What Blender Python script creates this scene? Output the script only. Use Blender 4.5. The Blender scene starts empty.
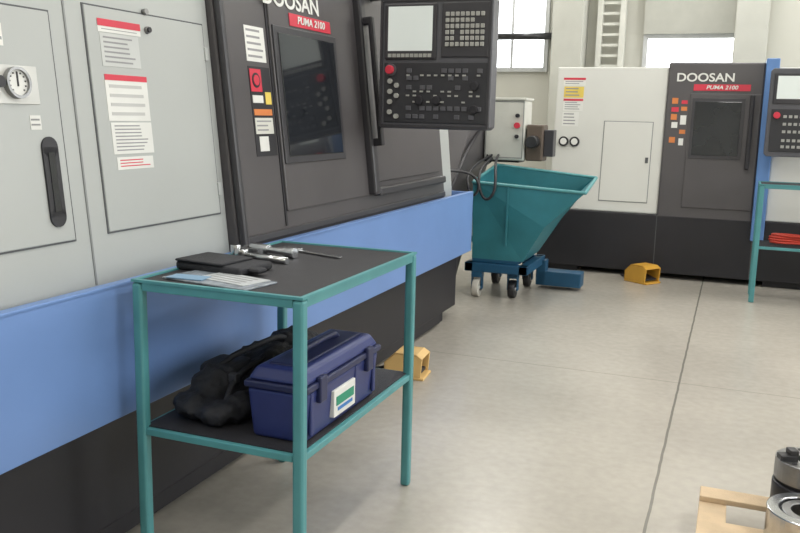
import bpy, bmesh, math, random
from mathutils import Matrix, Vector
random.seed(4)
D=bpy.data; C=bpy.context
# ---------------------------------------------------------------- materials
def lin(c):
    return tuple(((x/255)/12.92 if x/255<=.04045 else ((x/255+.055)/1.055)**2.4) for x in c)
MATS={}
def mat(name,rgb,rough=.5,metal=0,var=.06,scale=6,bump=0,emit=0,spec=.5,coat=0):
    if name in MATS: return MATS[name]
    m=D.materials.new(name); m.use_nodes=True
    nt=m.node_tree; b=nt.nodes['Principled BSDF']
    c=lin(rgb)
    tc=nt.nodes.new('ShaderNodeTexCoord'); nz=nt.nodes.new('ShaderNodeTexNoise')
    nz.inputs['Scale'].default_value=scale; nz.inputs['Detail'].default_value=5
    nt.links.new(tc.outputs['Object'],nz.inputs['Vector'])
    r=nt.nodes.new('ShaderNodeValToRGB')
    r.color_ramp.elements[0].position=.3; r.color_ramp.elements[1].position=.7
    r.color_ramp.elements[0].color=tuple(x*(1-var) for x in c)+(1,)
    r.color_ramp.elements[1].color=tuple(min(1,x*(1+var)) for x in c)+(1,)
    nt.links.new(nz.outputs['Fac'],r.inputs['Fac'])
    nt.links.new(r.outputs['Color'],b.inputs['Base Color'])
    b.inputs['Roughness'].default_value=rough; b.inputs['Metallic'].default_value=metal
    b.inputs['Specular IOR Level'].default_value=spec
    if coat: b.inputs['Coat Weight'].default_value=coat
    if emit:
        nt.links.new(r.outputs['Color'],b.inputs['Emission Color']); b.inputs['Emission Strength'].default_value=emit
    if bump:
        bp=nt.nodes.new('ShaderNodeBump'); bp.inputs['Strength'].default_value=bump; bp.inputs['Distance'].default_value=.01
        n2=nt.nodes.new('ShaderNodeTexNoise'); n2.inputs['Scale'].default_value=scale*25
        nt.links.new(tc.outputs['Object'],n2.inputs['Vector'])
        nt.links.new(n2.outputs['Fac'],bp.inputs['Height']); nt.links.new(bp.outputs['Normal'],b.inputs['Normal'])
    MATS[name]=m; return m
GREY=mat('machine_grey',(174,177,175),.36,0,.03,2)
GREY2=mat('machine_white',(212,212,207),.38,0,.03,2)
DARK=mat('machine_charcoal',(80,77,79),.38,0,.06,3)
DARK2=mat('charcoal_trim',(58,57,61),.38)
BLACK=mat('black_base',(36,35,40),.48,0,.1,4)
SEAM=mat('seam_dark',(88,90,92),.7)
SEAML=mat('seam_light',(136,138,138),.6)
BLUE=mat('tray_blue',(110,142,196),.4,0,.05,2)
BLUED=mat('trim_blue',(92,130,184),.42)
TEAL=mat('teal_paint',(80,144,148),.4,0,.08,8)
TEAL2=mat('bin_teal',(50,118,128),.42,0,.12,5)
NAVYB=mat('chassis_blue',(30,80,112),.45)
GLASS=mat('dark_window',(34,37,42),.1,0,.2,3,coat=.5)
RED=mat('label_red',(204,52,72),.5)
WHT=mat('label_white',(220,220,216),.55)
TXT=mat('print_grey',(146,146,148),.7)
YEL=mat('label_yellow',(222,196,92),.55)
ORA=mat('label_orange',(206,124,66),.55)
CHROME=mat('steel_bright',(196,198,200),.22,1,.08,12)
STEEL=mat('steel_machined',(150,150,150),.35,1,.2,14)
STEELD=mat('steel_dark',(72,72,74),.4,.8,.25,14)
RUB=mat('rubber_mat',(42,41,45),.65,0,.15,10,bump=.25)
NAVY=mat('toolbox_navy',(42,52,104),.4,0,.08,6)
NAVY2=mat('toolbox_lid',(34,40,76),.4,0,.08,6)
BAG=mat('bag_black',(30,31,37),.65,0,.3,14,bump=.4)
PED=mat('pedal_yellow',(210,158,60),.42,0,.08,6)
PED2=mat('pedal_faded',(222,184,120),.5,0,.08,6)
WOOD=mat('pallet_wood',(206,182,150),.7,0,.15,9,bump=.3)
KEY=mat('keys_beige',(165,165,160),.5)
KEYD=mat('keys_dark',(48,48,52),.5)
PANEL=mat('pendant_body',(86,86,91),.42)
SCREEN=mat('screen_lit',(200,206,202),.25,0,.03,3,emit=.35)
CONC=mat('column_concrete',(186,186,178),.8,0,.06,3,bump=.1)
BEIGE=mat('cabinet_light',(206,206,198),.5)
RUBW=mat('wheel_white',(208,204,194),.5)
RCAB=mat('cable_red',(196,64,48),.5)
GREEN=mat('label_green',(40,140,110),.5)
BROWN=mat('gearbox_brown',(96,84,74),.5)
# ---------------------------------------------------------------- builder
I4=Matrix.Identity(4)
class Obj:
    def __init__(s,name,o):
        s.e=D.objects.new(name,None); s.e.location=o; s.o=Vector(o); s.e.empty_display_size=.1
        C.scene.collection.objects.link(s.e)
    def _add(s,name,bm,m,bevel=0,F=None,seg=2):
        if F: bmesh.ops.transform(bm,matrix=F,verts=bm.verts)
        bmesh.ops.translate(bm,vec=-s.o,verts=bm.verts)
        bmesh.ops.recalc_face_normals(bm,faces=bm.faces)
        me=D.meshes.new(name); bm.to_mesh(me); bm.free()
        me.materials.append(m)
        ob=D.objects.new(name,me); C.scene.collection.objects.link(ob); ob.parent=s.e
        if bevel:
            md=ob.modifiers.new('bevel','BEVEL'); md.width=bevel; md.segments=seg; md.limit_method='ANGLE'; md.angle_limit=.6
        return ob
    def box(s,name,x,y,z,m,bevel=0,F=None,seg=2): return s.boxes(name,[(x,y,z)],m,bevel,F,seg)
    def boxes(s,name,L,m,bevel=0,F=None,seg=2):
        bm=bmesh.new()
        for x,y,z in L:
            M=Matrix.Translation(((x[0]+x[1])/2,(y[0]+y[1])/2,(z[0]+z[1])/2))@Matrix.Diagonal((abs(x[1]-x[0]),abs(y[1]-y[0]),abs(z[1]-z[0]),1))
            bmesh.ops.create_cube(bm,size=1,matrix=M)
        return s._add(name,bm,m,bevel,F,seg=seg)
    def cyls(s,name,L,m,bevel=0,F=None,n=24):
        bm=bmesh.new()
        for p0,p1,r,*r2 in L:
            p0=Vector(p0);p1=Vector(p1); d=p1-p0
            M=Matrix.Translation((p0+p1)/2)@d.to_track_quat('Z','Y').to_matrix().to_4x4()
            bmesh.ops.create_cone(bm,cap_ends=True,segments=n,radius1=r,radius2=(r2[0] if r2 else r),depth=d.length,matrix=M)
        ob=s._add(name,bm,m,bevel,F)
        for p in ob.data.polygons:
            if len(p.vertices)==4: p.use_smooth=True
        return ob
    def ring(s,name,c,axis,ro,ri,h,m,F=None,n=36,bevel=0):
        bm=bmesh.new(); pr=[(ri,0),(ro,0),(ro,h),(ri,h)]
        R=Vector(axis).to_track_quat('Z','Y').to_matrix().to_4x4()
        vs=[[bm.verts.new(Matrix.Translation(c)@R@Vector((r*math.cos(2*math.pi*i/n),r*math.sin(2*math.pi*i/n),z))) for r,z in pr] for i in range(n)]
        for i in range(n):
            a=vs[i];b=vs[(i+1)%n]
            for k in range(4): bm.faces.new((a[k],a[(k+1)%4],b[(k+1)%4],b[k]))
        return s._add(name,bm,m,bevel,F)
    def prism(s,name,pts,axis,a0,a1,m,bevel=0,F=None):
        bm=bmesh.new()
        def v(p,a):
            return {'x':(a,p[0],p[1]),'y':(p[0],a,p[1]),'z':(p[0],p[1],a)}[axis]
        A=[bm.verts.new(v(p,a0)) for p in pts]; B=[bm.verts.new(v(p,a1)) for p in pts]
        bm.faces.new(A); bm.faces.new(B[::-1]); n=len(pts)
        for i in range(n): bm.faces.new((A[i],A[(i+1)%n],B[(i+1)%n],B[i]))
        return s._add(name,bm,m,bevel,F)
    def frame(s,name,x,z,w,d,m,F=None,y0=0):
        return s.boxes(name,[((x[0],x[1]),(y0-d,y0),(z[0],z[0]+w)),((x[0],x[1]),(y0-d,y0),(z[1]-w,z[1])),
             ((x[0],x[0]+w),(y0-d,y0),(z[0]+w,z[1]-w)),((x[1]-w,x[1]),(y0-d,y0),(z[0]+w,z[1]-w))],m,0,F)
    def tube(s,name,pts,r,m):
        cu=D.curves.new(name,'CURVE'); cu.dimensions='3D'; cu.bevel_depth=r; cu.bevel_resolution=3
        sp=cu.splines.new('NURBS'); sp.points.add(len(pts)-1); sp.use_endpoint_u=True; sp.order_u=3
        for i,p in enumerate(pts):
            sp.points[i].co=(*(Vector(p)-s.o),1)
        cu.materials.append(m); ob=D.objects.new(name,cu); C.scene.collection.objects.link(ob); ob.parent=s.e; return ob
    def text(s,name,body,size,x,y,z,m,F,sx=1,ext=.001,shear=0):
        cu=D.curves.new(name,'FONT'); cu.body=body; cu.size=size; cu.extrude=ext; cu.align_x='CENTER'; cu.align_y='CENTER'; cu.offset=size*.02; cu.shear=shear
        cu.materials.append(m); ob=D.objects.new(name,cu); C.scene.collection.objects.link(ob); ob.parent=s.e
        ob.matrix_local=Matrix.Translation(-s.o)@F@Matrix.Translation((x,y,z))@Matrix.Rotation(math.pi/2,4,'X')@Matrix.Diagonal((sx,1,1,1))
        return ob
    def label(s,name,x,z,base,F,n=0,y=0,top=None,pm=None):
        s.box(name,x,(y-.0015,y),z,base,0,F)
        if top: s.box(name+'_header',x,(y-.0025,y-.0015),(z[1]-top,z[1]),RED,0,F)
        L=[]
        if n:
            zt=z[1]-(top or 0)-.006; zb=z[0]+.006; hh=(zt-zb)/n
            for i in range(n):
                e=x[0]+(x[1]-x[0])*(.08); f=x[1]-(x[1]-x[0])*(.08+.25*random.random())
                L.append(((e,f),(y-.0022,y-.0015),(zt-hh*(i+.6),zt-hh*(i+.25))))
            s.boxes(name+'_print',L,pm or TXT,0,F)
def face_frame(origin,facing,tan):
    if facing=='+X': R=Matrix(((0,-1,0,0),(1,0,0,0),(0,0,1,0),(0,0,0,1)))
    else: R=I4.copy()
    return Matrix.Translation(origin)@R@Matrix.Rotation(-math.atan(tan),4,'X')
# ================================================================= ROOM
def room():
    def plain(name,x,y,z,m):
        bm=bmesh.new()
        bmesh.ops.create_cube(bm,size=1,matrix=Matrix.Translation(((x[0]+x[1])/2,(y[0]+y[1])/2,(z[0]+z[1])/2))@Matrix.Diagonal((x[1]-x[0],y[1]-y[0],z[1]-z[0],1)))
        me=D.meshes.new(name); bm.to_mesh(me); bm.free(); me.materials.append(m)
        ob=D.objects.new(name,me); C.scene.collection.objects.link(ob); return ob
    fm=mat('floor_concrete',(174,168,158),.26,0,.09,1.1)
    nt=fm.node_tree; b=nt.nodes['Principled BSDF']
    geo=nt.nodes.new('ShaderNodeNewGeometry'); sx=nt.nodes.new('ShaderNodeSeparateXYZ'); nt.links.new(geo.outputs['Position'],sx.inputs[0])
    ramp=[n for n in nt.nodes if n.type=='VALTORGB'][0]
    col=ramp.outputs['Color']
    wob=nt.nodes.new('ShaderNodeTexNoise'); wob.inputs['Scale'].default_value=6; nt.links.new(geo.outputs['Position'],wob.inputs['Vector'])
    def joint(col,out,pos,w,amt):
        def M(op,a,bv):
            n=nt.nodes.new('ShaderNodeMath'); n.operation=op
            if hasattr(a,'links'): nt.links.new(a,n.inputs[0])
            else: n.inputs[0].default_value=a
            if hasattr(bv,'links'): nt.links.new(bv,n.inputs[1])
            else: n.inputs[1].default_value=bv
            return n.outputs[0]
        wv=M('MULTIPLY',wob.outputs['Fac'],.008)
        d=M('ABSOLUTE',M('SUBTRACT',M('SUBTRACT',sx.outputs[out],wv),pos),0)
        f=M('MULTIPLY',M('LESS_THAN',d,w),amt)
        mx=nt.nodes.new('ShaderNodeMix'); mx.data_type='RGBA'
        nt.links.new(f,mx.inputs[0]); nt.links.new(col,mx.inputs[6]); mx.inputs[7].default_value=(.12,.115,.10,1)
        return mx.outputs[2]
    sp=nt.nodes.new('ShaderNodeTexNoise'); sp.inputs['Scale'].default_value=22; sp.inputs['Detail'].default_value=9; nt.links.new(geo.outputs['Position'],sp.inputs['Vector'])
    spr=nt.nodes.new('ShaderNodeMapRange'); spr.inputs[1].default_value=.3; spr.inputs[2].default_value=.7; spr.inputs[3].default_value=.93; spr.inputs[4].default_value=1.05
    nt.links.new(sp.outputs['Fac'],spr.inputs[0])
    mm=nt.nodes.new('ShaderNodeVectorMath'); mm.operation='SCALE'; nt.links.new(col,mm.inputs[0]); nt.links.new(spr.outputs[0],mm.inputs['Scale'])
    col=mm.outputs[0]
    col=joint(col,0,-.19,.0055,.8)
    col=joint(col,1,4.68,.0035,.5); col=joint(col,1,9.3,.0035,.5); col=joint(col,0,4.4,.005,.8); col=joint(col,1,.1,.004,.6)
    nt.links.new(col,b.inputs['Base Color'])
    wm=mat('wall_paint',(196,195,186),.8,0,.04,1.5)
    cm=mat('ceiling_paint',(210,208,200),.9)
    plain('floor',(-4.4,5.2),(-3.2,10.8),(-.1,0),fm)
    plain('ceiling',(-4.4,5.2),(-3.2,10.8),(4.6,4.7),cm)
    plain('wall_left',(-4.4,-4.2),(-3.2,10.8),(0,4.6),wm)
    plain('wall_right',(5.0,5.2),(-3.2,10.8),(0,4.6),wm)
    plain('wall_front',(-4.2,5.0),(-3.2,-3.0),(0,4.6),wm)
    plain('wall_back',(-4.2,5.0),(10.6,10.8),(0,4.6),wm)
    trim=mat('window_frame',(186,188,188),.5)
    sky=mat('window_daylight',(240,244,246),.3,0,.02,1,emit=4)
    for i,(x0,x1,z0,z1) in enumerate([(-3.1,-2.30,2.0,3.3),(-1.08,-.04,1.2,2.33),(1.2,2.6,1.2,2.33)]):
        w=Obj('window_%d'%(i+1),((x0+x1)/2,10.58,z0))
        w.box('pane',(x0,x1),(10.585,10.598),(z0,z1),sky)
        F=Matrix.Translation((0,10.6,0))
        w.frame('frame',(x0-.05,x1+.05),(z0-.05,z1+.05),.05,.05,trim,F)
        if i!=1: w.box('mullion',((x0+x1)/2-.015,(x0+x1)/2+.015),(10.56,10.584),(z0,z1),trim)
        if i: w.box('roller_blind_box',(x0-.05,x1+.05),(10.5,10.6),(z1+.05,z1+.75),mat('blind_box',(170,170,162),.7))
    for k,yc in enumerate((.8,4.0,7.2)):  # unseen glowing windows, added on the right to light the machine fronts
        w=Obj('window_%d'%(k+4),(4.97,yc,1.6))
        w.box('pane',(4.985,4.998),(yc-.9,yc+.9),(1.6,3.4),sky)
        w.boxes('frame',[((4.95,5.0),(yc-.95,yc+.95),(1.55,1.6)),((4.95,5.0),(yc-.95,yc+.95),(3.4,3.45)),((4.95,5.0),(yc-.95,yc-.9),(1.6,3.4)),((4.95,5.0),(yc+.9,yc+.95),(1.6,3.4)),((4.96,4.984),(yc-.02,yc+.02),(1.6,3.4))],trim)
        ld=D.lights.new('daylight','AREA'); ld.shape='RECTANGLE'; ld.size=1.8; ld.size_y=1.8; ld.energy=(62 if k==2 else 34); ld.color=(.96,.98,1)  # area light added at each of these windows for stronger light from the right
        lo=D.objects.new('daylight',ld); lo.parent=w.e; lo.location=(-.03,0,.9); lo.rotation_euler=(0,math.radians(90),0); C.scene.collection.objects.link(lo)
    plain('baseboard_back',(-4.2,5.0),(10.585,10.6),(0,.1),trim)
    for k,(x,w) in enumerate([(-1.97,.18),(.03,.17)]):
        c=Obj('structural_column',(x,10.4,0))
        c.box('shaft',(x-w,x+w),(10.25,10.6),(0,4.6),CONC,.01)
        c.box('base_plate',(x-w-.04,x+w+.04),(10.21,10.6),(0,.03),CONC)
    c=Obj('cable_ladder',(-1.5,10.45,0))
    c.boxes('rails',[((-1.66,-1.60),(10.45,10.55),(0,4.6)),((-1.40,-1.34),(10.45,10.55),(0,4.6))],BEIGE)
    c.boxes('rungs',[((-1.6,-1.4),(10.48,10.52),(.2+i*.12,.23+i*.12)) for i in range(36)],BEIGE)
    c=Obj('wall_pipe',(-2.4,10.4,2.3))
    c.cyls('pipe',[((-2.9,10.42,2.36),(-2.16,10.42,2.36),.04)],STEELD)
    c.boxes('brackets',[((-2.85,-2.82),(10.42,10.6),(2.34,2.38)),((-2.25,-2.22),(10.42,10.6),(2.34,2.38))],STEELD)
    lm=mat('lamp_diffuser',(250,250,245),.4,0,.01,1,emit=3)
    for xx in (-2.6,-.1,2.6):
        for yy in (-1.2,1.6,4.4,7.2,9.6):
            l=Obj('ceiling_lamp',(xx,yy,4.5))
            l.box('housing',(xx-.2,xx+.2),(yy-.7,yy+.7),(4.52,4.6),BEIGE,.01)
            l.box('diffuser',(xx-.16,xx+.16),(yy-.66,yy+.66),(4.505,4.52),lm)
            ld=D.lights.new('lamp_light','AREA'); ld.shape='RECTANGLE'; ld.size=.32; ld.size_y=1.3; ld.energy=(46 if yy>9 else 28); ld.color=(1,.98,.94)
            lo=D.objects.new('lamp_light',ld); lo.location=(0,0,-.02); lo.parent=l.e; C.scene.collection.objects.link(lo)
room()
# ================================================================= NEAR LATHE
def near_lathe():
    m=Obj('cnc_lathe',(-2.6,2.5,0))
    m.prism('base',[(-1.765,.08),(-1.765,.46),(-3.4,.46),(-3.4,.08)],'y',-.7,5.62,BLACK,.008)
    m.boxes('base_feet',[((-3.3,-1.80),(y,y+.5),(0,.085)) for y in (-.6,1.0,2.7,4.95)],BLACK,.004)
    m.boxes('base_skirt',[((-1.79,-1.77),(-.7,5.3),(.02,.1))],BLACK)
    m.prism('tray_front',[(-1.70,.457),(-1.70,.875),(-1.715,.875),(-1.72,.855),(-1.72,.475),(-1.78,.475),(-1.78,.457)],'y',-.75,5.75,BLUE,.004)
    m.box('tray_lip',(-1.735,-1.70),(-.75,5.75),(.862,.878),BLUE,.003)
    m.box('tray_end',(-3.3,-1.70),(5.735,5.75),(.457,.875),BLUE,.003)
    m.box('tray_floor',(-3.3,-1.72),(-.75,5.74),(.46,.475),BLUE)
    m.box('tray_ledge',(-1.80,-1.72),(-.75,5.74),(.82,.835),BLUED)
    m.prism('body_grey',[(-1.80,.47),(-1.80,.86),(-1.922,2.08),(-3.4,2.08),(-3.4,.47)],'y',-.7,2.80,GREY,.01)
    m.prism('body_charcoal',[(-1.76,.47),(-1.76,.88),(-1.898,2.08),(-3.4,2.08),(-3.4,.47)],'y',2.80,5.30,DARK,.012)
    m.prism('body_end',[(-1.83,.47),(-1.83,.9),(-1.94,2.0),(-3.4,2.0),(-3.4,.47)],'y',5.30,5.66,GREY,.01)
    m.boxes('end_panel_seam',[((-1.832,-1.828),(5.48,5.488),(.6,.9))],SEAML)
    G=face_frame((-1.80,0,.86),'+X',.1)
    K=face_frame((-1.76,0,.88),'+X',.115)
    m.box('panel_seam',(2.045,2.052),(-.003,.001),(.0,1.2),SEAML,0,G)
    for nm,x0,x1,z0,z1 in (('service_door',1.25,1.98,.15,.81),('cabinet_door',2.13,2.75,.155,.85),('service_door_b',.45,1.15,.15,.81)):
        m.box(nm,(x0,x1),(-.006,.0),(z0,z1),GREY,.004,G)
        m.frame(nm+'_gap',(x0-.005,x1+.005),(z0-.005,z1+.005),.005,.003,SEAM,G)
    m.boxes('door_hinges',[((2.745,2.765),(-.012,0),(z,z+.05)) for z in (.22,.72)],GREY,.003,G)
    m.cyls('door_locks',[((2.42,-.016,.80),(2.42,0,.80),.012),((2.42,-.016,.86),(2.42,0,.86),.01)],STEEL,0,G)
    m.cyls('door_knob',[((2.42,-.022,.80),(2.42,-.006,.80),.009)],BLACK,0,G)
    m.box('gauge_plate',(1.72,1.905),(-.009,-.006),(.545,.65),mat('plate_alu',(196,196,192),.4,.2),.002,G)
    m.ring('gauge_bezel',(1.822,-.006,.602),(0,-1,0),.043,.035,.02,STEEL,G)
    m.cyls('gauge_dial',[((1.822,-.018,.602),(1.822,-.006,.602),.036)],WHT,0,G)
    m.box('gauge_needle',(1.820,1.824),(-.021,-.018),(.592,.63),BLACK,0,G)
    m.boxes('gauge_ticks',[((1.822+.028*math.cos(a)-.002,1.822+.028*math.cos(a)+.002),(-.020,-.018),(.602+.028*math.sin(a)-.002,.602+.028*math.sin(a)+.002)) for a in [math.radians(-45+27*i) for i in range(11)]],BLACK,0,G)
    m.cyls('gauge_knob',[((1.755,-.03,.602),(1.755,-.006,.602),.016)],BLACK,0,G)
    m.boxes('sight_slot_body',[((1.888,1.948),(-.012,-.006),(.225,.425))],BLACK,0,G)
    m.cyls('sight_slot_ends',[((1.918,-.012,.225),(1.918,-.006,.225),.03),((1.918,-.012,.425),(1.918,-.006,.425),.03)],BLACK,0,G)
    m.box('sight_glass',(1.906,1.930),(-.014,-.012),(.24,.41),GLASS,0,G)
    m.label('sight_label',(1.86,1.90),(.475,.515),WHT,G,2,y=-.006)
    m.label('corner_label',(1.77,1.80),(.70,.76),WHT,G,2,y=-.006)
    m.label('warning_label_a',(2.18,2.385),(.775,.815),WHT,G,1,y=-.006,top=.022)
    m.label('warning_label_a_text',(2.185,2.37),(.67,.772),mat('label_offwhite',(194,196,194),.55),G,6,y=-.006)
    m.label('warning_label_b',(2.185,2.39),(.50,.645),WHT,G,4,y=-.006,top=.018,pm=mat('print_pale',(186,186,184),.6))
    m.label('warning_label_c',(2.19,2.39),(.395,.495),WHT,G,8,y=-.006)
    m.label('warning_label_d',(2.20,2.38),(.345,.385),WHT,G,3,y=-.006,pm=RED)
    m.box('body_corner_trim',(2.80,2.835),(-.03,0),(-.02,1.2),DARK2,.01,K)
    m.boxes('door_panel',[((3.19,4.06),(-.012,0),(.10,1.2))],DARK,.006,K)
    m.box('window_surround',(3.20,3.80),(-.02,-.012),(.30,.88),DARK2,.012,K)
    m.box('door_window',(3.235,3.765),(-.024,-.019),(.33,.85),GLASS,.004,K)
    m.box('door_edge',(3.175,3.19),(-.004,0),(.04,1.2),BLACK,0,K)
    m.boxes('door_handle',[((4.06,4.13),(-.05,0),(.10,1.2))],DARK2,.012,K)
    m.boxes('handle_grip',[((4.075,4.115),(-.10,-.075),(.35,1.0)),((4.075,4.115),(-.09,-.04),(.35,.39)),((4.075,4.115),(-.09,-.04),(.96,1.0))],BLACK,.008,K)
    m.box('lower_rail',(4.13,5.22),(-.045,0),(.09,.135),DARK2,.01,K)
    m.box('fixed_panel',(4.16,5.2),(-.012,0),(.16,1.2),DARK,.006,K)
    m.box('lower_shelf',(2.85,5.28),(-.012,0),(.0,.03),DARK2,.004,K)
    m.text('maker_name','DOOSAN',.10,3.40,-.0145,.993,WHT,K,sx=1.2)
    m.box('model_plate',(3.36,3.76),(-.016,-.012),(.89,.945),RED,.002,K)
    m.text('model_text','PUMA 2100',.045,3.56,-.018,.918,WHT,K,sx=1.2,shear=.2)
    m.label('rating_plate',(3.0,3.15),(.72,.86),WHT,K,5)
    m.box('warning_strip',(3.0,3.165),(-.002,0),(.34,.70),BLACK,0,K)
    m.box('warning_red',(3.005,3.09),(-.004,-.002),(.60,.69),RED,0,K)
    m.cyls('warning_sign_round',[((3.047,-.006,.645),(3.047,-.002,.645),.03)],BLACK,0,K)
    m.cyls('warning_sign_dot',[((3.047,-.008,.645),(3.047,-.004,.645),.021)],RED,0,K)
    m.boxes('warning_white_blocks',[((3.01,3.09),(-.004,-.002),(.555,.585)),((3.03,3.10),(-.004,-.002),(.36,.42))],WHT,0,K)
    m.boxes('warning_orange_block',[((3.01,3.15),(-.004,-.002),(.505,.53))],ORA,0,K)
    m.box('warning_yellow_block',(3.11,3.155),(-.004,-.002),(.55,.60),YEL,0,K)
    m.label('warning_text_block',(3.01,3.15),(.43,.495),BEIGE,K,3,y=-.002)
    F=Matrix.Translation((-1.695,4.0,1.33))
    m.prism('pendant_shell',[(0,.015),(.02,0),(.56,0),(.578,.015),(.578,.615),(.56,.63),(.02,.63),(0,.615)],'y',0,.10,PANEL,.006,F)
    m.frame('pendant_rim',(.006,.572),(.008,.622),.012,.008,DARK2,F)
    m.box('screen_bezel',(.03,.30),(-.012,0),(.335,.60),DARK2,.006,F)
    m.box('screen',(.05,.28),(-.0135,-.011),(.375,.585),SCREEN,0,F)
    m.boxes('screen_softkeys',[((.052+i*.023,.07+i*.023),(-.016,-.011),(.345,.362)) for i in range(10)],KEY,0,F)
    m.box('keypad_plate',(.325,.56),(-.008,0),(.345,.60),DARK2,.004,F)
    m.boxes('keypad_keys',[((.345+i*.025,.364+i*.025),(-.015,-.008),(.395+j*.028,.415+j*.028)) for i in range(8) for j in range(6) if random.random()>.06],KEY,.002,F,1)
    m.box('operator_plate',(.03,.56),(-.006,0),(.03,.32),KEYD,.004,F)
    m.boxes('operator_keys',[((.15+i*.036,.177+i*.036),(-.012,-.006),(z,z+.022)) for i in range(11) for z in (.05,.09,.19,.235,.27) if random.random()>.3],PANEL,.002,F,1)
    m.boxes('operator_keys_light',[((.15+i*.036,.166+i*.036),(-.013,-.006),(z,z+.008)) for i in range(11) for z in (.128,.158,.178,.255) if random.random()>.6],KEY,0,F,1)
    m.cyls('emergency_stop_collar',[((.065,-.012,.285),(.065,-.006,.285),.03)],PANEL,0,F)
    m.cyls('emergency_stop',[((.065,-.035,.285),(.065,-.01,.285),.021)],RED,.004,F)
    m.cyls('buttons',[((.065,-.02,z),(.065,-.006,z),.012) for z in (.23,.18,.13,.08)]+[((.10,-.02,z),(.10,-.006,z),.012) for z in (.21,.16,.06)],KEY,0,F)
    m.cyls('override_dials',[((x,-.025,z),(x,-.006,z),.021) for x,z in ((.22,.14),(.31,.14),(.50,.10),(.50,.21))],BLACK,.003,F)
    m.cyls('pendant_arm',[((-1.45,4.12,1.97),(-1.45,4.12,1.90),.04),((-1.45,4.12,2.02),(-2.1,4.4,2.02),.035)],DARK2)
    m.box('arm_box',(-1.52,-1.38),(4.05,4.19),(1.94,2.06),DARK2,.01)
    m.box('pendant_back',(-1.6,-1.2),(4.10,4.18),(1.42,1.93),PANEL,.01)
    m.box('arm_mount',(-2.25,-1.95),(4.25,4.55),(1.97,2.12),DARK2,.01)
near_lathe()
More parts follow.
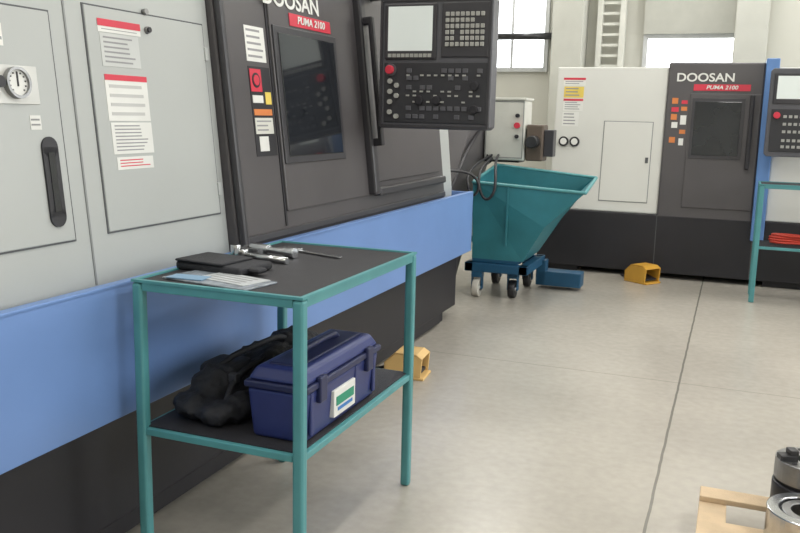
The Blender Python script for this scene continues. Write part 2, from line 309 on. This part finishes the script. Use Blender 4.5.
# ================================================================= FAR LATHE
def far_lathe():
    m=Obj('cnc_lathe',(0,8.7,0))
    Y0=7.85
    m.prism('base',[(Y0,.05),(Y0,.57),(9.7,.57),(9.7,.05)],'x',-1.68,2.4,BLACK,.008)
    m.boxes('base_feet',[((x,x+.3),(Y0+.05,9.6),(0,.055)) for x in (-1.6,.3,1.9)],BLACK)
    m.boxes('base_panel_lines',[((x,x+.006),(Y0-.002,Y0),(.06,.56)) for x in (-.62,.18)],SEAM)
    m.prism('body_white',[(Y0+.03,.57),(Y0+.155,1.86),(9.6,1.86),(9.6,.57)],'x',-1.60,-.62,GREY2,.01)
    m.prism('body_charcoal',[(Y0,.55),(Y0+.135,1.90),(9.6,1.90),(9.6,.55)],'x',-.62,.165,DARK,.015)
    m.prism('blue_pillar',[(Y0-.05,.40),(Y0+.06,1.93),(9.6,1.93),(9.6,.40)],'x',.165,.27,BLUED,.008)
    m.prism('body_right',[(Y0+.02,.57),(Y0+.14,1.86),(9.6,1.86),(9.6,.57)],'x',.27,2.3,GREY2,.01)
    G=face_frame((0,Y0+.03,.57),'-Y',.097); K=face_frame((0,Y0,.55),'-Y',.1)
    m.box('cabinet_door',(-1.14,-.72),(-.006,0),(.10,.81),GREY2,.004,G)
    m.frame('cabinet_door_gap',(-1.147,-.713),(.093,.817),.007,.003,SEAML,G)
    m.boxes('cabinet_lock',[((-.76,-.735),(-.012,0),(.45,.5))],SEAM,0,G)
    for i,x in enumerate((-1.50,-1.40)):
        m.cyls('gauge_%d'%i,[((x,-.02,.62),(x,0,.62),.045)],BLACK,0,G)
        m.cyls('gauge_face_%d'%i,[((x,-.022,.62),(x,-.02,.62),.03)],WHT,0,G)
    m.label('label_a',(-1.54,-1.34),(1.13,1.2),WHT,G,2,top=.02)
    m.label('label_b',(-1.53,-1.35),(1.02,1.12),YEL,G,3)
    m.label('label_c',(-1.53,-1.35),(.90,1.01),WHT,G,4,top=.02)
    m.label('label_d',(-1.53,-1.38),(.76,.89),WHT,G,4)
    m.box('model_strip',(-.40,.06),(-.004,0),(1.115,1.17),RED,0,K)
    m.text('model_text','PUMA 2100',.045,-.17,-.006,1.142,WHT,K,sx=1.15,shear=.2)
    m.text('maker_name','DOOSAN',.10,-.31,-.004,1.225,WHT,K,sx=1.12)
    m.box('door_panel',(-.42,.155),(-.01,0),(.1,1.09),DARK,.006,K)
    m.box('window_surround',(-.40,.03),(-.016,-.01),(.53,1.05),DARK2,.03,K,3)
    m.box('door_window',(-.375,.0),(-.02,-.015),(.56,1.02),GLASS,.03,K,4)
    m.box('door_handle',(.065,.10),(-.06,-.01),(.45,1.08),BLACK,.008,K)
    m.boxes('stickers_orange',[((-.57,-.52),(-.003,0),(z,z+.05)) for z in (1.0,.86,.66)]+[((-.49,-.44),(-.003,0),(z,z+.035)) for z in (.94,.74)],ORA,0,K)
    m.boxes('stickers_red',[((-.57,-.51),(-.003,0),(.93,.97)),((-.49,-.44),(-.003,0),(1.0,1.03))],RED,0,K)
    m.boxes('stickers_white',[((-.56,-.51),(-.004,0),(.79,.84)),((-.49,-.45),(-.003,0),(.64,.70)),((-.49,-.44),(-.003,0),(.82,.90))],WHT,0,K)
    F=Matrix.Translation((.20,7.58,1.13))
    m.prism('pendant_shell',[(0,.02),(.02,0),(.5,0),(.52,.02),(.52,.68),(.50,.70),(.02,.70),(0,.68)],'y',0,.1,PANEL,.006,F)
    m.box('screen_bezel',(.03,.30),(-.01,0),(.42,.66),DARK2,.005,F)
    m.box('screen',(.055,.275),(-.012,-.009),(.46,.64),SCREEN,0,F)
    m.boxes('keypad_keys',[((.33+i*.028,.35+i*.028),(-.012,0),(.43+j*.03,.452+j*.03)) for i in range(6) for j in range(7)],KEY,0,F)
    m.box('operator_plate',(.03,.49),(-.006,0),(.04,.38),KEYD,.003,F)
    m.boxes('operator_keys',[((.12+i*.04,.145+i*.04),(-.012,-.006),(z,z+.022)) for i in range(9) for z in (.07,.12,.19,.25,.31)],KEY,0,F)
    m.cyls('emergency_stop',[((.07,-.04,.33),(.07,-.006,.33),.026)],RED,.003,F)
    m.box('pendant_arm',(.45,.55),(7.66,8.0),(1.45,1.55),DARK2,.01)
far_lathe()
# ================================================================= TABLES
def table(x0,x1,y0,y1,h,hs,w=.034):
    t=Obj('work_table',((x0+x1)/2,(y0+y1)/2,0))
    t.boxes('legs',[((x,x+w),(y,y+w),(0,h-.006)) for x in (x0,x1-w) for y in (y0,y1-w)],TEAL,.009,seg=3)
    r=[]
    for z0,z1 in ((h-.03,h-.002),(hs-.022,hs)):
        r+=[((x0+w,x1-w),(y0+.004,y0+.03),(z0,z1)),((x0+w,x1-w),(y1-.03,y1-.004),(z0,z1)),((x0+.004,x0+.03),(y0+w,y1-w),(z0,z1)),((x1-.03,x1-.004),(y0+w,y1-w),(z0,z1))]
    t.boxes('rails',r,TEAL,.003)
    t.frame('top_edge',(x0,x1),(y0,y1),.014,.008,TEAL,Matrix(((1,0,0,0),(0,0,1,0),(0,-1,0,h-.004),(0,0,0,1))))
    t.box('top_sheet',(x0+.01,x1-.01),(y0+.01,y1-.01),(h-.006,h-.001),RUB)
    t.box('shelf_sheet',(x0+.02,x1-.02),(y0+.02,y1-.02),(hs-.004,hs+.004),RUB)
    return t
table(-1.63,-1.06,2.0,2.89,.90,.445)
table(.18,1.0,7.12,7.5,.93,.45,.04)
h=Obj('air_hose',(.5,7.3,.454))
pts=[]
for i in range(60):
    a=i*.42; rr=.10+.02*math.sin(i*.9); pts.append((.48+rr*1.6*math.cos(a),7.31+rr*.9*math.sin(a),.464+.0012*i))
h.tube('hose',pts,.009,RCAB)
# ================================================================= TOOLBOX
def toolbox():
    o=Obj('toolbox',(-1.19,2.33,.449)); x0,x1,y0,y1,z=-1.285,-1.08,2.065,2.60,.449
    def taper(name,za,zb,ia,ib,m,bev=.012):
        bm=bmesh.new()
        A=[bm.verts.new((x,y,za)) for x,y in ((x0+ia,y0+ia),(x1-ia,y0+ia),(x1-ia,y1-ia),(x0+ia,y1-ia))]
        B=[bm.verts.new((x,y,zb)) for x,y in ((x0+ib,y0+ib),(x1-ib,y0+ib),(x1-ib,y1-ib),(x0+ib,y1-ib))]
        bm.faces.new(A[::-1]); bm.faces.new(B)
        for i in range(4): bm.faces.new((A[i],A[(i+1)%4],B[(i+1)%4],B[i]))
        o._add(name,bm,m,bev,seg=3)
    taper('body',z,z+.155,.016,.004,NAVY)
    taper('lid_rim',z+.155,z+.176,-.003,-.003,NAVY2,.006)
    taper('lid',z+.176,z+.218,.002,.025,NAVY,.014)
    taper('lid_top',z+.218,z+.223,.05,.055,NAVY2,.003)
    o.boxes('ribs',[((x1-.012,x1-.002),(y,y+.02),(z+.02,z+.15)) for y in (y0+.03,y1-.05,y0+.34)],NAVY,.004)
    o.boxes('latches',[((x1-.008,x1+.010),(y,y+.045),(z+.11,z+.19)) for y in (y0+.07,y1-.12)],NAVY2,.005)
    xm=(x0+x1)/2
    o.tube('handle',[(xm,y0+.13,z+.214),(xm,y0+.13,z+.232),(xm,y0+.19,z+.237),(xm,y1-.19,z+.237),(xm,y1-.13,z+.232),(xm,y1-.13,z+.214)],.011,NAVY2)
    F=Matrix(((0,-1,0,x1-.004),(1,0,0,0),(0,0,1,0),(0,0,0,1)))
    o.box('label',(y0+.175,y0+.33),(-.006,.012),(z+.03,z+.115),WHT,.002,F)
    o.box('label_print',(y0+.19,y0+.315),(-.008,-.006),(z+.065,z+.093),GREEN,0,F)
    o.box('label_print_b',(y0+.20,y0+.305),(-.008,-.006),(z+.047,z+.057),mat('label_blue',(60,120,190),.5),0,F)
toolbox()
def blob(name,o,parts,m,vox=.012,disp=.02):
    g=Obj(name,o); bm=bmesh.new()
    for c,r in parts:
        bmesh.ops.create_icosphere(bm,subdivisions=3,radius=1,matrix=Matrix.Translation(c)@Matrix.Diagonal((*r,1)))
    ob=g._add('body',bm,m)
    md=ob.modifiers.new('remesh','REMESH'); md.mode='VOXEL'; md.voxel_size=vox; md.use_smooth_shade=True
    tx=D.textures.new(name+'_folds','CLOUDS'); tx.noise_scale=.035
    md=ob.modifiers.new('folds','DISPLACE'); md.texture=tx; md.strength=disp; md.mid_level=.6
    md=ob.modifiers.new('smooth','SMOOTH'); md.iterations=1
    return g
g=blob('tool_bag',(-1.46,2.4,.449),[((-1.46,2.48,.525),(.115,.24,.09)),((-1.50,2.26,.52),(.085,.12,.08)),((-1.44,2.64,.535),(.11,.14,.10)),((-1.39,2.42,.55),(.06,.14,.075)),
   ((-1.50,2.15,.492),(.085,.085,.045)),((-1.42,2.12,.485),(.07,.06,.038)),((-1.37,2.17,.495),(.045,.08,.048)),((-1.35,2.30,.525),(.035,.10,.075))],BAG,.008,.03)
g.box('side_pocket',(-1.56,-1.42),(2.22,2.36),(.455,.60),BAG,.025,None,3)
g.boxes('buckles',[((-1.43,-1.40),(2.20,2.225),(.555,.585)),((-1.50,-1.47),(2.205,2.225),(.55,.58))],KEYD,.004)
g.tube('strap',[(-1.52,2.2,.54),(-1.48,2.24,.61),(-1.43,2.4,.635),(-1.42,2.52,.635),(-1.44,2.6,.60)],.010,BAG)
g.tube('strap_b',[(-1.40,2.14,.51),(-1.42,2.2,.57),(-1.38,2.35,.61),(-1.37,2.5,.60)],.009,BAG)
# ================================================================= TABLE TOP ITEMS
p=Obj('document_folder',(-1.41,2.09,.90))
R=Matrix.Translation((-1.39,2.11,.9))@Matrix.Rotation(math.radians(-9),4,'Z')
p.box('cover',(-.17,.15),(-.07,.075),(0,.005),mat('folder_gloss',(140,148,156),.2,0,.3,30),.001,R)
R2=Matrix.Translation((-1.355,2.125,.9))@Matrix.Rotation(math.radians(-14),4,'Z')
p.boxes('sheets',[((-.11,.09),(-.05,.06),(.0055,.0075))],mat('paper_sheet',(184,188,190),.35,0,.15,25),0,R2)
p.boxes('sheet_print',[((-.09,.06),(y,y+.006),(.0076,.008)) for y in (-.035,-.012,.012,.035)],TXT,0,R2)
R3=Matrix.Translation((-1.48,2.09,.9))@Matrix.Rotation(math.radians(4),4,'Z')
p.boxes('blue_slip',[((-.07,.05),(-.03,.03),(.006,.0085))],mat('slip_blue',(116,150,178),.4),0,R3)
p=Obj('tool_pouch',(-1.50,2.29,.90))
R=Matrix.Translation((-1.48,2.28,.9))@Matrix.Rotation(math.radians(-6),4,'Z')
p.box('body',(-.14,.12),(-.085,.085),(0,.028),BAG,.011,R,3)
p.box('flap',(-.135,.05),(-.09,.07),(.028,.036),BAG,.004,R)
p.boxes('ridge',[((.06,.16),(-.05,.0),(.008,.024))],BAG,.008,R)
p=Obj('micrometer',(-1.52,2.58,.90))
R=Matrix.Translation((-1.53,2.60,.912))@Matrix.Rotation(math.radians(-12),4,'Z')
p.cyls('barrel',[((-.06,0,.006),(.02,0,.006),.017),((.02,0,.006),(.10,0,.006),.012),((.10,0,.006),(.14,0,.006),.018)],CHROME,.001,R)
p.ring('frame',(-.04,-.0,-.008),(0,0,1),.05,.032,.018,CHROME,R)
p=Obj('vernier_caliper',(-1.42,2.70,.90))
R=Matrix.Translation((-1.44,2.70,.902))@Matrix.Rotation(math.radians(-18),4,'Z')
p.box('beam',(-.10,.20),(-.008,.008),(0,.005),CHROME,.001,R)
p.boxes('jaws',[((-.10,-.08),(-.055,.03),(0,.006)),((-.075,-.055),(-.055,.03),(0,.008)),((-.075,0),(-.013,.013),(0,.011))],CHROME,.001,R)
p=Obj('ratchet_wrench',(-1.52,2.47,.90))
R=Matrix.Translation((-1.48,2.48,.909))@Matrix.Rotation(math.radians(-10),4,'Z')
p.cyls('handle',[((-.06,0,.002),(.12,0,.002),.011)],CHROME,0,R)
p.cyls('head',[((-.08,0,-.009),(-.08,0,.022),.024)],CHROME,.002,R)
p.cyls('socket',[((-.125,.02,-.009),(-.125,.02,.03),.018)],CHROME,.001,R)
# ================================================================= CHIP HOPPER
def hopper():
    o=Obj('chip_hopper',(-1.5,6.6,0)); y0,y1=6.3,6.98
    prof=[(-1.87,.30),(-1.47,.30),(-1.30,.585),(-1.01,.86)]
    bm=bmesh.new()
    near=[bm.verts.new((x,y0+(.0 if z>.5 else .05),z)) for x,z in prof]+[bm.verts.new((-1.87,y0,.90))]
    far=[bm.verts.new((x,y1-(.0 if z>.5 else .05),z)) for x,z in prof]+[bm.verts.new((-1.87,y1,1.0))]
    far[3].co=Vector((-1.04,y1,.93))
    bm.faces.new(near); bm.faces.new(far[::-1])
    for i in (0,1,2,4):
        j=(i+1)%5; bm.faces.new((near[i],far[i],far[j],near[j]))
    ob=o._add('bin',bm,TEAL2); md=ob.modifiers.new('s','SOLIDIFY'); md.thickness=.012; md.offset=-1
    o.tube('rim',[(-1.87,y0,.90),(-1.87,y0,.90),(-1.01,y0,.86),(-1.01,y0,.86),(-1.04,y1,.93),(-1.04,y1,.93),(-1.87,y1,1.0),(-1.87,y1,1.0),(-1.87,y0,.90)],.013,TEAL)
    o.boxes('side_fold',[((-1.60,-1.585),(y0-.008,y0+.01),(.42,.875))],TEAL2,.003)
    o.boxes('chassis',[((-1.92,-1.42),(y0+.02,y0+.09),(.20,.27)),((-1.92,-1.42),(y1-.09,y1-.02),(.20,.27)),((-1.92,-1.85),(y0+.02,y1),(.20,.27)),((-1.49,-1.42),(y0+.02,y1),(.20,.27)),((-1.87,-1.5),(y0+.05,y1-.05),(.27,.305))],NAVYB,.006)
    o.boxes('fork_channel',[((-1.46,-1.10),(y1-.10,y1+.06),(.03,.15)),((-1.47,-1.39),(y1-.10,y1-.0),(.03,.24))],NAVYB,.006)
    for i,(x,y) in enumerate([(-1.82,y0+.05),(-1.55,y0+.12),(-1.82,y1-.05),(-1.55,y1-.05)]):
        o.cyls('caster_wheel_%d'%i,[((x-.026,y,.07),(x+.026,y,.07),.07)],RUBW if i==0 else STEELD,.006)
        o.cyls('caster_hub_%d'%i,[((x-.034,y,.07),(x+.034,y,.07),.025)],STEEL)
        o.boxes('caster_fork_%d'%i,[((x-.042,x-.034),(y-.02,y+.03),(.06,.16)),((x+.034,x+.042),(y-.02,y+.03),(.06,.16)),((x-.042,x+.042),(y-.03,y+.04),(.155,.20))],NAVYB,.002)
hopper()
# ================================================================= CHIP CONVEYOR with control box
def conveyor():
    o=Obj('chip_conveyor',(-2.2,6.4,0))
    o.prism('incline',[(5.80,.12),(6.35,.12),(7.15,.98),(7.3,1.0),(7.3,1.46),(6.75,1.46),(5.95,.60),(5.80,.60)],'x',-2.42,-2.0,DARK,.008)
    o.boxes('legs',[((-2.42,-2.37),(7.2,7.26),(0,1.0)),((-2.1,-2.05),(7.2,7.26),(0,1.0)),((-2.42,-2.05),(7.2,7.26),(.3,.35))],DARK,.003)
    o.box('chute',(-2.0,-1.70),(7.05,7.26),(1.02,1.2),DARK2,.006)
    o.box('control_cabinet',(-1.99,-1.65),(6.99,7.24),(1.04,1.54),BEIGE,.012)
    o.box('cabinet_rain_lip',(-2.0,-1.64),(6.97,7.25),(1.535,1.555),BEIGE,.004)
    o.frame('cabinet_gasket',(-1.98,-1.66),(1.06,1.525),.006,.003,SEAML,Matrix.Translation((0,6.99,0)))
    o.cyls('cabinet_stop',[((-1.71,6.955,1.33),(-1.71,6.99,1.33),.024)],RED)
    o.cyls('cabinet_switch',[((-1.71,6.96,1.41),(-1.71,6.99,1.41),.016),((-1.71,6.96,1.24),(-1.71,6.99,1.24),.016)],BLACK)
    o.box('gear_housing',(-1.64,-1.50),(7.02,7.22),(1.04,1.34),BROWN,.012)
    o.cyls('gear_motor',[((-1.57,7.02,1.20),(-1.57,6.90,1.20),.05)],STEELD,.006)
    o.box('junction_box',(-1.50,-1.42),(7.06,7.18),(1.08,1.30),DARK2,.006)
    o.tube('cable',[(-1.96,7.0,1.08),(-1.93,6.95,1.0),(-1.88,6.9,1.08),(-1.84,6.32,.98),(-1.80,6.26,.82),(-1.74,6.25,.76),(-1.68,6.26,.84),(-1.70,6.32,.97),(-1.78,6.6,1.06),(-1.86,6.98,1.08)],.011,BLACK)
    o.tube('cable_b',[(-1.92,7.0,1.08),(-1.93,6.5,1.02),(-1.91,6.24,.92),(-1.85,6.22,.78),(-1.79,6.23,.86),(-1.84,6.24,.96),(-1.95,6.1,1.0),(-2.1,5.72,1.0)],.010,BLACK)
    o.tube('cable_c',[(-2.0,6.9,1.3),(-1.98,6.5,1.15),(-1.94,6.1,.95),(-1.96,5.9,.8),(-2.05,5.8,.72)],.014,BLACK)
conveyor()
# ================================================================= FOOT PEDALS
def pedal(x,y,rot,s,P):
    o=Obj('foot_pedal',(x,y,0)); F=Matrix.Translation((x,y,0))@Matrix.Rotation(rot,4,'Z')@Matrix.Scale(s,4)
    o.box('sole',(-.10,.10),(-.13,.13),(0,.018),P,.005,F)
    for sx in (-.10,.09):
        o.prism('side_%s'%('l' if sx<0 else 'r'),[(-.11,.018),(.13,.018),(.13,.10),(.06,.165),(-.08,.165),(-.12,.14)],'x',sx,sx+.012,P,.003,F)
    o.prism('hood',[(-.12,.14),(-.08,.165),(.06,.165),(.13,.10),(.13,.018),(.118,.018),(.118,.095),(.055,.153),(-.075,.153),(-.11,.132)],'x',-.10,.102,P,.003,F)
    o.prism('treadle',[(-.10,.03),(.10,.03),(.10,.085),(.085,.085),(-.10,.045)],'x',-.075,.075,BLACK,.003,F)
    o.tube('cable',[F@Vector(q) for q in ((0,.13,.05),(0,.2,.02),(.03,.28,.012),(.1,.34,.012))],.008,BLACK)
pedal(-.68,7.60,math.radians(55),.95,PED)
pedal(-1.57,4.18,math.radians(95),.85,PED2)
# ================================================================= PALLET + CHUCK PARTS
def pallet():
    o=Obj('wooden_pallet',(.4,2.65,0)); x0,x1,y0,y1=-.02,.85,2.2,3.08
    o.boxes('top_boards',[((x0,x1),(y1-.09,y1),(.09,.11)),((x0,x1),(y1-.40,y1-.27),(.09,.11)),((x0,x1),(y1-.66,y1-.54),(.09,.11)),((x0,x1),(y0,y0+.12),(.09,.11))],WOOD,.003)
    o.boxes('stringers',[((x0+a,x0+a+.09),(y0,y1),(.07,.09)) for a in (.0,.38,.76)],WOOD,.003)
    o.boxes('blocks',[((x0+a,x0+a+.09),(b,b+.12),(.015,.07)) for a in (.0,.38,.76) for b in (y0,y0+.38,y1-.12)],WOOD,.003)
    o.boxes('bottom_boards',[((x0+a,x0+a+.09),(y0,y1),(0,.015)) for a in (.0,.38,.76)],WOOD,.002)
pallet()
def chuck(x,y,z,r,h,m1,rot=200):
    o=Obj('lathe_chuck',(x,y,z))
    o.cyls('body',[((x,y,z),(x,y,z+h*.55),r)],m1,.006,n=48)
    o.ring('groove',(x,y,z+h*.55),(0,0,1),r*.9,r*.4,h*.06,BLACK,n=48)
    o.ring('upper_ring',(x,y,z+h*.61),(0,0,1),r*.97,r*.4,h*.39,STEEL,bevel=.003,n=48)
    o.cyls('bore',[((x,y,z+h*.5),(x,y,z+h*.7),r*.39)],BLACK,n=32)
    for k in range(3):
        a=math.radians(120*k+rot); F=Matrix.Translation((x,y,z+h))@Matrix.Rotation(a,4,'Z')
        o.boxes('jaw_%d'%k,[((r*.45,r*.95),(-r*.17,r*.17),(-.01,.018)),((r*.45,r*.7),(-r*.17,r*.17),(.018,.036))],STEELD,.003,F)
    o.cyls('bolt_holes',[((x+r*.75*math.cos(a),y+r*.75*math.sin(a),z+h-.001),(x+r*.75*math.cos(a),y+r*.75*math.sin(a),z+h+.002),.008) for a in [math.radians(60*i+rot+30) for i in range(6)]],BLACK,n=12)
chuck(.32,3.02,.111,.115,.18,STEELD)
def flange(x,y,z,r,h):
    o=Obj('bearing_ring',(x,y,z))
    o.ring('outer_ring',(x,y,z),(0,0,1),r,r*.72,h,CHROME,bevel=.004,n=48)
    o.ring('inner_ring',(x,y,z),(0,0,1),r*.66,r*.45,h*.96,STEEL,bevel=.003,n=48)
    o.ring('seal',(x,y,z),(0,0,1),r*.72,r*.66,h*.85,BLACK,n=48)
flange(.31,2.765,.111,.13,.11)
chuck(.58,2.87,.111,.12,.12,STEELD)
# ================================================================= WORLD + CAMERA
w=D.worlds.new('world'); C.scene.world=w; w.use_nodes=True
w.node_tree.nodes['Background'].inputs[0].default_value=(.8,.87,1,1); w.node_tree.nodes['Background'].inputs[1].default_value=.6
cam=D.cameras.new('camera'); cam.lens=38.25; cam.sensor_width=36; cam.clip_start=.05
co=D.objects.new('camera',cam); C.scene.collection.objects.link(co)
r=Vector((.9299,.3669,.02283)); f=Vector((-.3575,.9171,-.1764)); f.normalize(); r=(r-f*r.dot(f)).normalized(); u=r.cross(f)
co.matrix_world=Matrix(((r.x,u.x,-f.x,0),(r.y,u.y,-f.y,0),(r.z,u.z,-f.z,1.4),(0,0,0,1)))
C.scene.camera=co
C.scene.view_settings.view_transform='Standard'
